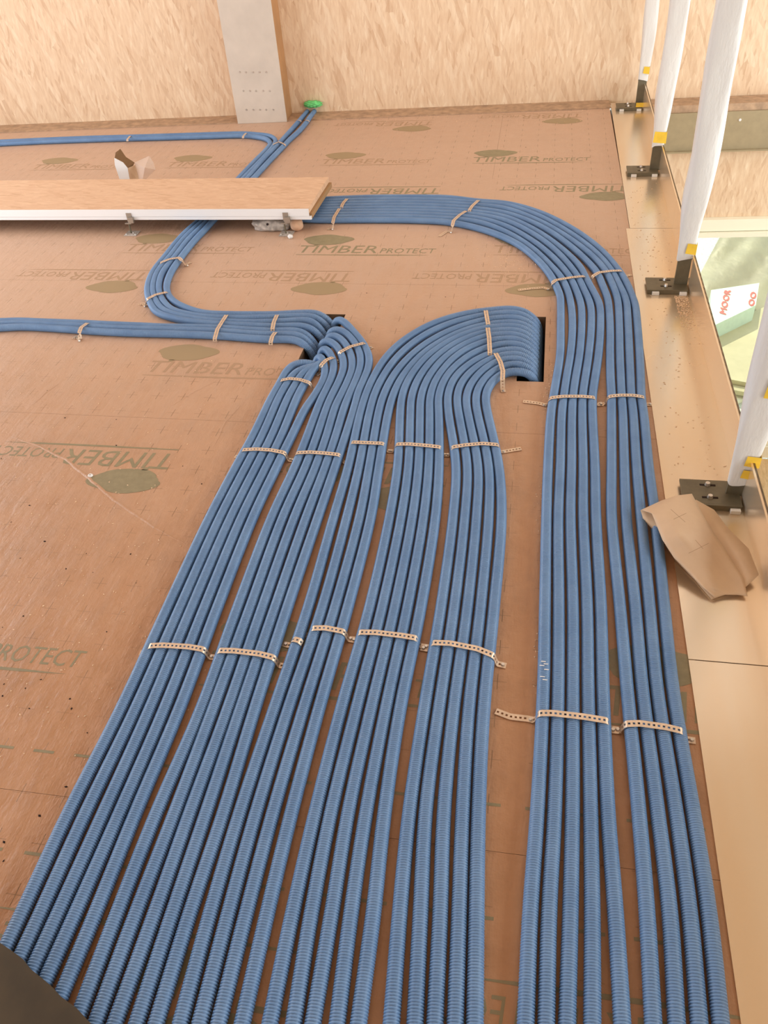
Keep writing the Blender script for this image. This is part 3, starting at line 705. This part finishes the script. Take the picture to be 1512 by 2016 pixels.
S2('perforated strap over fifth bundle with tail pointing right, mid-picture row', (888, 880), (983, 875), rt=[(1026, 883)], mid=((915, 876), (950, 873)))
S2('perforated strap over leftmost bundle, lower left row', (290, 1271), (403, 1278), mid=((320, 1270), (370, 1273)))
S2('perforated strap over second bundle from left, lower row', (427, 1280), (541, 1294), mid=((460, 1281), (510, 1287)))
S2('short strap clip over one single conduit, left of third bundle', (574, 1257), (594, 1262), lt='tab', rt=None)
S2('perforated strap over three conduits of the third bundle, lower row', (612, 1236), (679, 1243), mid=((640, 1236),))
S2('perforated strap over fourth bundle from left, lower row', (704, 1244), (822, 1256), mid=((740, 1245), (790, 1251)))
S2('perforated strap slanting over fifth bundle, lower row', (849, 1264), (974, 1290), mid=((885, 1266), (940, 1277)))
S2('perforated strap over inner long bundle with long tail left, lowest row', (1059, 1403), (1200, 1419), lt=[(1040, 1415), (1005, 1411), (976, 1400)], mid=((1090, 1404), (1150, 1411)))
S2('perforated strap over rightmost bundle, lowest row near steel edge', (1229, 1424), (1347, 1439), mid=((1260, 1424), (1310, 1431)))
S2('perforated strap over inner long bundle with tail left, beside right slot', (1081, 783), (1173, 782), lt=[(1062, 794), (1030, 790)], mid=((1110, 780), (1145, 780)))
S2('perforated strap over rightmost bundle, level with the right slot bottom', (1197, 780), (1270, 781), mid=((1220, 778), (1245, 778)))
S2('perforated strap over inner long bundle at the bend, long tail left', (1086, 556), (1153, 543), lt=[(1070, 566), (1045, 568), (1020, 571)], mid=((1095, 551), (1125, 546)))
S2('perforated strap over outer long bundle at the bend near the bracket', (1166, 543), (1226, 532), rt=[(1243, 541)], mid=((1180, 536), (1205, 533)))
S2('perforated strap over inner long bundle, upper arc, loose tail', (890, 444), (919, 414), lt=[(880, 455), (865, 465)], rt=None, mid=((893, 434), (905, 423)))
S2('perforated strap over outer long bundle, upper arc', (924, 413), (943, 393), lt=None, rt='tab', mid=((930, 405),))
S2('perforated strap over inner long bundle beside the raised board', (655, 438), (669, 409), lt=[(650, 449), (645, 452)], rt=None, mid=((658, 427),))
S2('perforated strap over outer long bundle beside the raised board', (672, 407), (684, 390), lt=None, rt='tab', mid=((676, 399),))
S2('perforated strap over third bundle arc near the right slot, topmost', (961, 638), (956, 609), lt=None, rt=None, mid=((958, 622),))
S2('perforated strap over fourth bundle arc near the right slot', (964.5, 695), (960, 643), lt=None, rt=None, mid=((963, 665),))
S2('perforated strap over fifth bundle arc near the right slot', (989.7, 749), (975, 693), lt='tab', rt=None, mid=((990, 730), (985, 712)))
S2('perforated strap over leftmost bundle just below the left slot', (551, 748), (611, 753), mid=((570, 745), (590, 747)))
S2('short perforated strap over two conduits emerging from left slot', (631, 719), (658, 702), mid=((643, 708),))
S2('perforated strap over four conduits emerging from left slot', (667, 694), (720, 674), mid=((690, 682),))
S2('perforated strap over three conduits at left edge of picture', (155, 655), (174, 634), lt=[(150, 662), (144, 667)], rt=None, mid=((160, 644),))
S2('perforated strap across all seven conduits left of the slot', (422, 668), (447, 618), lt=None, rt=None, mid=((428, 648), (438, 632)))
S2('perforated strap over upper four conduits at left slot', (536, 648), (546, 618), lt=None, rt=None, mid=((539, 634),))
S2('perforated strap over lower three conduits at left slot', (532, 675), (543, 652), lt=None, rt=None, mid=((536, 662),))
S2('perforated strap over four conduits at the left bend, lower one', (288, 589), (331, 574), lt=[(280, 597), (274, 600)], rt=None, mid=((306, 580),))
S2('perforated strap over four conduits at the left bend, upper one', (314, 517), (360, 512), lt=[(306, 524), (303, 526)], rt=[(368, 519), (376, 516)], mid=((333, 510), (352, 507)))
S2('thin strap where wall conduits join the two from the left', (536, 284), (562, 284), lt=None, rt=None, mid=((549, 279),), w=.012, hole=.003)
S2('short strap clip on left conduit below the green foam', (584, 237), (593, 237), lt=None, rt=None, w=.012, hole=.003)
S2('short strap clip on right conduit below the green foam', (599, 237), (609, 237), lt=None, rt=None, w=.012, hole=.003)
S2('small strap clip on the wall conduits, left of the torn box', (250, 275), (257, 267), lt=None, rt='tab', w=.014, hole=.003)
S2('small strap clip on the wall conduits before the timber column', (478, 269), (485, 261), lt=None, rt='tab', w=.014, hole=.003)

# green foam round the conduits at the wall
fo = frompy
bm = bmesh.new(); bmesh.ops.create_icosphere(bm, subdivisions=4, radius=1)
rr = random.Random(2); fc = wall_hit(616, 205, .165)
for v in bm.verts:
    n = .86 + .14 * math.sin(v.co.x * 9 + 2) * math.cos(v.co.z * 11) + .06 * rr.random()
    v.co = Vector((v.co.x * .075 * n + fc[0], v.co.y * .03 * n + fc[1], v.co.z * .026 * n + fc[2]))
me = bpy.data.meshes.new('foam_seal'); bm.to_mesh(me); bm.free(); me.shade_smooth()
tag(link('foam_seal', me, None, [M_green]), 'bright green foam seal round two conduits at the far wall', 'foam')

# ------------------------------------------------------------ railing posts
def post(y, label, x=.607, bar_top=.13, taps=(), plate=(.465, .640), zt=1.9, ww=.05, tape_base=False):
    root = empty('railing_post', (x, y, 0), label, 'post', 'foil-wrapped railing posts')
    boxes('bar', [(x - .029, x + .025, y - .006, y + .006, .016, zt)], M_dark, root, .0008)
    boxes('base_plate', [(plate[0], plate[1] - .012, y - .055, y + .055, .014, .022)], M_dark, root, .0008)
    boxes('base_rib', [(plate[0], plate[1] - .012, y - .063, y - .055, .004, .022)], M_dark, root, .0006)
    for dy in (.03, -.028):
        boxes('slot', [(plate[0] + .055, plate[0] + .10, y + dy - .004, y + dy + .004, .0221, .0228)], M_crumb, root)
        disc('screw', (plate[0] + .077, y + dy, .027), .009, .009, M_screw, root, 8)
    for sx in (.02, .13):
        boxes('shim', [(plate[0] + sx, plate[0] + sx + .028, y - .077, y - .0635, .0035, .016)], M_white, root, .001)
    # foil wrap: soft closed tube hugging the bar, widening upwards
    vs = []; fs = []; N = 20; K = 60; rn = random.Random(int(y * 100))
    z0 = bar_top
    for j in range(K + 1):
        z = z0 + (zt - z0) * j / K; t = min(1, (z - z0) / .30); t = t * t * (3 - 2 * t)
        a = .031 + (ww - .031) * t; bq = .012 + .022 * t
        for i in range(N):
            an = 2 * math.pi * i / N
            wv = 1 + .05 * math.sin(3 * an + z * 7 + y) + .03 * math.sin(5 * an - z * 17)
            cxo = .004 * math.sin(z * 8 + y * 3)
            r_ = wv
            e = .55
            cxn = math.copysign(abs(math.cos(an)) ** e, math.cos(an)); syn = math.copysign(abs(math.sin(an)) ** e, math.sin(an))
            vs.append((x - .002 + cxo * t + a * cxn * r_, y + bq * syn * r_, z + (.006 * math.sin(an * 2 + y) if j == 0 else 0)))
    for j in range(K):
        for i in range(N):
            p = j * N + i; q = j * N + (i + 1) % N; fs.append([p, q, q + N, p + N])
    frompy('foil_wrap', vs, fs, M_foil, root, True)
    for z, h, x0, x1 in taps:
        bw = .0345 + (ww - .031) * min(1, max(0, (z - z0) / .3)) ; yy = y - (.014 + .022 * min(1, max(0, (z - z0) / .3))) - .002
        frompy('yellow_tape', [(x + x0, yy, z), (x + x1, yy - .001, z - .006), (x + x1, yy, z + h - .004), (x + x0 + .004, yy, z + h)], [[0, 1, 2, 3]], M_yel, root)
        if x1 > .03: frompy('yellow_tape', [(x + x1, yy - .001, z - .006), (x + x1 + .002, y + .01, z - .002), (x + x1 + .002, y + .01, z + h), (x + x1, yy, z + h - .004)], [[0, 1, 2, 3]], M_yel, root)
    if tape_base:
        boxes('yellow_tape', [(x - .03, x + .02, y - .0605, y - .0565, .024, .05)], M_yel, root)
    return root
post(6.02, 'farthest foil-wrapped railing post, at the back wall', x=.617, bar_top=.172, taps=((.215, .04, -.008, .031),), ww=.042, tape_base=True)
post(4.77, 'second farthest foil-wrapped railing post, with a full yellow tape band', x=.614, bar_top=.14, taps=((.165, .055, -.034, .034),), ww=.047)
post(3.35, 'second nearest foil-wrapped railing post, in front of the glass door', x=.605, bar_top=.13, taps=((.16, .042, -.008, .034),), ww=.05)
post(1.965, 'nearest foil-wrapped railing post at right edge, with yellow tape patches', x=.618, bar_top=.062, taps=((.092, .028, -.006, .034), (.138, .034, -.006, .036), (.375, .06, -.01, .05)), ww=.045)
bpy.data.objects  # posts done

# ------------------------------------------------------------ raised board
rb = empty('raised_board', (-2.5, 3.93, 0), 'long raised OSB board with white metal front edge on small screw feet', 'board')
yb0, yb1, zt_ = 3.930, 4.385, .1255
slab('panel', [(-4.6, yb0 + .002), (-1.140, yb0 + .002), (-1.1355, yb1), (-4.6, yb1)], .099, zt_, M_osb_board, rb)
slab('lower_panel', [(-4.6, yb0 + .012), (-1.128, yb0 + .012), (-1.122, yb1), (-4.6, yb1)], .072, .097, M_edge, rb)
boxes('edge_profile', [(-4.6, -1.139, yb0 - .004, yb0 + .001, .088, .1245)], M_alu, rb, .0006)
boxes('edge_profile', [(-4.6, -1.129, yb0 - .001, yb0 + .010, .070, .0865)], M_alu, rb, .0006)
for x, nm in ((-2.112, 0), (-1.262, 1)):
    lg = boxes('levelling_foot', [(x - .014, x + .014, yb0 - .009, yb0 - .0045, .066, .108), (x - .006, x + .024, yb0 - .022, yb0 - .009, .060, .088),
                                  (x - .028, x + .008, yb0 - .020, yb0 - .004, .054, .059)], M_dark, rb, .0008)
    lg.data.materials.clear(); lg.data.materials.append(plain('zinc', (170, 160, 148), .4, .6))
    boxes('rod', [(x - .012, x - .006, yb0 - .016, yb0 - .010, .002, .06)], M_dark, lg)
    boxes('foot', [(x - .04, x + .03, yb0 - .045, yb0 + .02, .0008, .004)], M_mortar, lg, .001)
    for dx, dy in ((-.03, -.03), (.022, -.032), (.0, -.01)): disc('screw', (x + dx, yb0 + dy, .006), .005, .005, M_screw, lg, 8)
for (x0, x1) in ((-1.205, -1.155),):
    pass
def lump(name, c, r, mat, label, cat, seed=1, amp=.12, sub=4):
    bm = bmesh.new(); bmesh.ops.create_icosphere(bm, subdivisions=sub, radius=1); rr = random.Random(seed); ph = [rr.uniform(0, 6) for _ in range(6)]
    for v in bm.verts:
        n = 1 + amp * (math.sin(v.co.x * 4 + ph[0]) * math.cos(v.co.z * 5 + ph[1]) + .5 * math.sin(v.co.y * 9 + ph[2]) * math.sin(v.co.x * 11 + ph[3]))
        v.co = Vector((v.co.x * r[0] * n + c[0], v.co.y * r[1] * n + c[1], max(.001, v.co.z * r[2] * n + c[2])))
    me = bpy.data.meshes.new(name); bm.to_mesh(me); bm.free(); me.shade_smooth()
    return tag(link(name, me, None, [mat]), label, cat)
ml = lump('mortar_lump', (-1.36, 3.985, .022), (.108, .05, .034), M_mortar, 'flat grey speckled mortar lump under the end of the raised board', 'mortar', 4)
disc('dent', (-1.372, 3.945, .040), .007, .006, M_crumb, ml, 8, axis=(0, -1, .6))
lump('foam_plug', (-1.222, 3.965, .032), (.034, .035, .033), M_foam, 'round beige foam plug beside the grey mortar under the board', 'foam', 8, .05, 3)
lump('pebble', (-1.232, 3.862, .010), (.013, .012, .011), M_white, 'small white plaster crumb in front of the board foot', 'crumb', 9, .2, 3)

# torn white box and clear bag behind the board
tb = empty('torn_box', (-2.45, 4.60, 0), 'torn white carton with brown inside standing behind the raised board', 'box')
def sheet(name, pts, th, mat, parent, nrm=None):
    P = [Vector(p) for p in pts]; n = nrm or (P[1] - P[0]).cross(P[2] - P[1]).normalized(); k = len(P)
    vs = [tuple(p) for p in P] + [tuple(p - n * th) for p in P]
    return frompy(name, vs, [list(range(k)), list(range(k, 2 * k))[::-1]] + [[i, k + i, k + (i + 1) % k, (i + 1) % k] for i in range(k)], mat, parent)
pa = lambda x, y, Y=4.6: aty(x, y, Y)
sheet('front_panel', [pa(240, 366), pa(258, 366), pa(251, 331), pa(242, 320), pa(225, 311), pa(226, 325)], .003, M_white, tb)
sheet('side_panel', [pa(258, 366), pa(277, 360, 4.66), pa(266, 325, 4.66), pa(252, 331)], .003, M_card, tb)
sheet('back_panel', [pa(226, 311, 4.602), pa(251, 331, 4.602), pa(262, 327, 4.66), pa(265, 320, 4.68), pa(248, 309, 4.69), pa(237, 293, 4.70), pa(228, 300, 4.66)], .003, plain('inner_card', (128, 98, 66), .8), tb)
vs = [pa(265, 320, 4.66), pa(294, 307, 4.70), pa(303, 322, 4.68), pa(306, 334, 4.62), pa(280, 360, 4.6), pa(275, 358, 4.62), pa(285, 330, 4.56)]
bg = frompy('plastic_bag', vs, [[6, 0, 1], [6, 1, 2], [6, 2, 3], [6, 3, 4], [6, 4, 5], [6, 5, 0]], M_bag); md = bg.modifiers.new('s', 'SOLIDIFY'); md.thickness = .001
tag(bg, 'crumpled clear plastic bag beside the torn white carton', 'bag')

# ------------------------------------------------------------ brown paper scrap on the steel sheet
sc_ = empty('paper_scrap', (.47, 1.72, 0), 'torn folded piece of brown membrane lying on the steel edge sheet', 'scrap')
def zp(x, y, z): return at(x, y, z)
def patch(name, grid, mat, parent, th=.002, sub=2):
    nr, nc = len(grid), len(grid[0]); vs = [p for r in grid for p in r]
    fs = [[j * nc + i, (j + 1) * nc + i, (j + 1) * nc + i + 1, j * nc + i + 1] for j in range(nr - 1) for i in range(nc - 1)]
    o = frompy(name, vs, fs, mat, parent, True)
    m1 = o.modifiers.new('u', 'SUBSURF'); m1.levels = sub; m1.render_levels = sub; m1.subdivision_type = 'SIMPLE'
    m2 = o.modifiers.new('s', 'SOLIDIFY'); m2.thickness = th
    return o
zs = lambda x, y: (1180 + x / 4.554, 940 + y / 4.554)
def Zs(x, y, z): return at(*zs(x, y), z)
patch('upper_flap', [[Zs(375, 290, .055), Zs(560, 205, .075), Zs(700, 160, .075), Zs(830, 145, .06)],
                     [Zs(470, 320, .07), Zs(640, 380, .085), Zs(790, 330, .075), Zs(905, 290, .06)],
                     [Zs(565, 560, .065), Zs(740, 540, .085), Zs(880, 480, .07), Zs(1010, 480, .055)],
                     [Zs(670, 720, .05), Zs(880, 700, .06), Zs(1010, 650, .05), Zs(1110, 620, .045)],
                     [Zs(800, 850, .035), Zs(980, 860, .04), Zs(1110, 800, .035), Zs(1210, 780, .035)],
                     [Zs(930, 985, .025), Zs(1040, 1010, .025), Zs(1190, 930, .022), Zs(1290, 900, .025)],
                     [Zs(1035, 1075, .015), Zs(1130, 1050, .015), Zs(1240, 1050, .014), Zs(1330, 1060, .014)]], M_card, sc_)
patch('lower_flap', [[Zs(372, 292, .05), Zs(520, 240, .05), Zs(870, 200, .05)],
                     [Zs(390, 370, .03), Zs(600, 460, .035), Zs(1030, 290, .05)],
                     [Zs(545, 545, .012), Zs(740, 640, .02), Zs(1150, 450, .05)],
                     [Zs(680, 740, .008), Zs(900, 800, .012), Zs(1340, 640, .045)],
                     [Zs(860, 920, .007), Zs(1050, 950, .010), Zs(1430, 870, .03)],
                     [Zs(1005, 1090, .007), Zs(1120, 1050, .009), Zs(1320, 975, .018)]], M_card, sc_)
for (a, bb, c, d) in (((640, 285), (770, 400), (780, 320), (665, 375)), ((860, 560), (930, 640), (980, 590), (800, 680))):
    vs = []; fs = []
    for p, q in ((a, bb), (c, d)):
        A_, B_ = Zs(*p, .092), Zs(*q, .092); n = np.array([-(B_ - A_)[1], (B_ - A_)[0], 0]); n /= np.linalg.norm(n); k = len(vs)
        vs += [A_ - n * .0007, B_ - n * .0007, B_ + n * .0007, A_ + n * .0007]; fs.append([k, k + 1, k + 2, k + 3])
    frompy('printed_cross', vs, fs, M_line, sc_)

# dark hardboard in the near left corner, resting on the conduits
cc = [at(x, y, .050) for x, y in ((-30, 1838), (0, 1856), (22, 1871), (45, 1888), (58, 1906), (78, 1922), (100, 1940), (120, 1962), (150, 1984), (178, 2014), (215, 2060), (330, 2300), (-700, 2300), (-700, 1838))]
bm = bmesh.new()
hb = slab('hardboard_sheet', [(p[0], p[1]) for p in cc][::-1], .0345, .050, M_darkcard)
tag(hb, 'dark brown sheet corner at the bottom left, resting on the conduits', 'sheet')

# washer, crumbs and sawdust
wz = at(178, 937); bm = bmesh.new()
o = disc('washer', (wz[0], wz[1], .003), .0095, .004, M_white, None, 16); tag(o, 'small white washer on the membrane left of the green print', 'washer')
disc('hole', (wz[0], wz[1], .0052), .002, .001, M_crumb, o, 8)
def crumbs(name, pts, mat, label, cat, smin, smax, seed, z0=.0, flat=.5):
    rr = random.Random(seed); vs = []; fs = []
    for (x, y) in pts:
        s = rr.uniform(smin, smax); a = rr.uniform(0, 6.28); l = rr.uniform(1, 2.2); n = len(vs)
        for k in range(4):
            t = a + k * math.pi / 2; r = s * (l if k % 2 == 0 else 1) * rr.uniform(.7, 1.1)
            vs.append((x + r * math.cos(t), y + r * math.sin(t), z0 + .0006))
        vs.append((x, y, z0 + s * flat * rr.uniform(.7, 1.3) + .0008)); fs += [[n, n + 1, n + 4], [n + 1, n + 2, n + 4], [n + 2, n + 3, n + 4], [n + 3, n, n + 4], [n + 3, n + 2, n + 1, n]]
    o = frompy(name, vs, fs, mat); tag(o, label, cat, kind='stuff'); return o
spots = [(5, 1235), (8, 1347), (5, 1370), (81, 1338), (50, 1355), (78, 1606), (8, 1658), (88, 1066), (40, 1099), (22, 1028), (58, 995), (22, 870), (229, 877), (128, 823), (229, 826),
         (722, 577), (877, 585), (83, 750), (93, 769), (360, 918), (397, 953), (170, 1090), (257, 1091), (183, 1127), (130, 1120), (141, 1395), (138, 1376), (58, 1395), (7, 1695), (130, 1549), (172, 1443), (46, 1213), (210, 1244), (268, 1148), (3, 903), (803, 315), (1135 - 100, 290)]
pts = [tuple(at(*q)[:2]) for q in spots if True]
crumbs('dark_crumbs', pts, M_crumb, 'small dark crumbs scattered on the membrane', 'crumbs', .0012, .0035, 3)
rr = random.Random(11); pts = []
for _ in range(500):
    t = rr.random(); x = rr.gauss(.0, .011); y = 1.0 + 1.7 * t
    pts.append((at(1055, 1200)[0] * 0 + .105 + x - .035 * abs(math.sin(t * 9)), y))
pts = [p for p in pts if p[0] < .125 + 0 * p[1]]
for _ in range(260):
    q = at(rr.gauss(1010, 40), rr.gauss(510, 28)); pts.append((q[0], q[1]))
for _ in range(300):
    q = at(rr.uniform(430, 1200), 0); 
    x = rr.uniform(-1.1, .3); p = wp(x, -abs(rr.gauss(0, .12))); pts.append((p[0], p[1]))
for _ in range(500):
    q = at(rr.uniform(0, 420), rr.uniform(700, 1500)); pts.append((q[0], q[1]))
def clear(p):
    return not any(h[0] - .01 < p[0] < h[1] + .01 and h[2] - .01 < p[1] < h[3] + .01 for h in holes)
crumbs('pale_dust', [p for p in pts if clear(p) and p[0] < .42], M_saw, 'pale wood dust scattered on the membrane', 'dust', .0008, .0026, 5, flat=.9)
pts = []
for _ in range(420):
    pts.append((rr.uniform(.575, .628), 3.27 - abs(rr.gauss(0, .12))))
for _ in range(200): pts.append((rr.uniform(.45, .62), rr.uniform(1.9, 4.6)))
crumbs('wood_chips', pts, M_saw, 'sawdust and wood chips on the steel sheet below a bracket', 'sawdust', .001, .0035, 6, z0=.003)
# paint scuffs on the first conduit of the inner long bundle
vs = []; fs = []
for q in ((1070, 1302), (1075, 1307), (1067, 1310), (1076, 1318), (1068, 1332), (1073, 1338)):
    p = at(*q, .0322); n = len(vs); vs += [(p[0] - .006, p[1] - .0014, .0322), (p[0] + .005, p[1] - .0012, .0320), (p[0] + .006, p[1] + .0012, .0318), (p[0] - .005, p[1] + .0014, .0322)]; fs.append([n, n + 1, n + 2, n + 3])
par = [o for o in bpy.data.objects if o.get('label', '').startswith('blue corrugated conduit, first from left in the second-rightmost')][0]
frompy('paint_scuff', vs, fs, M_white, par)
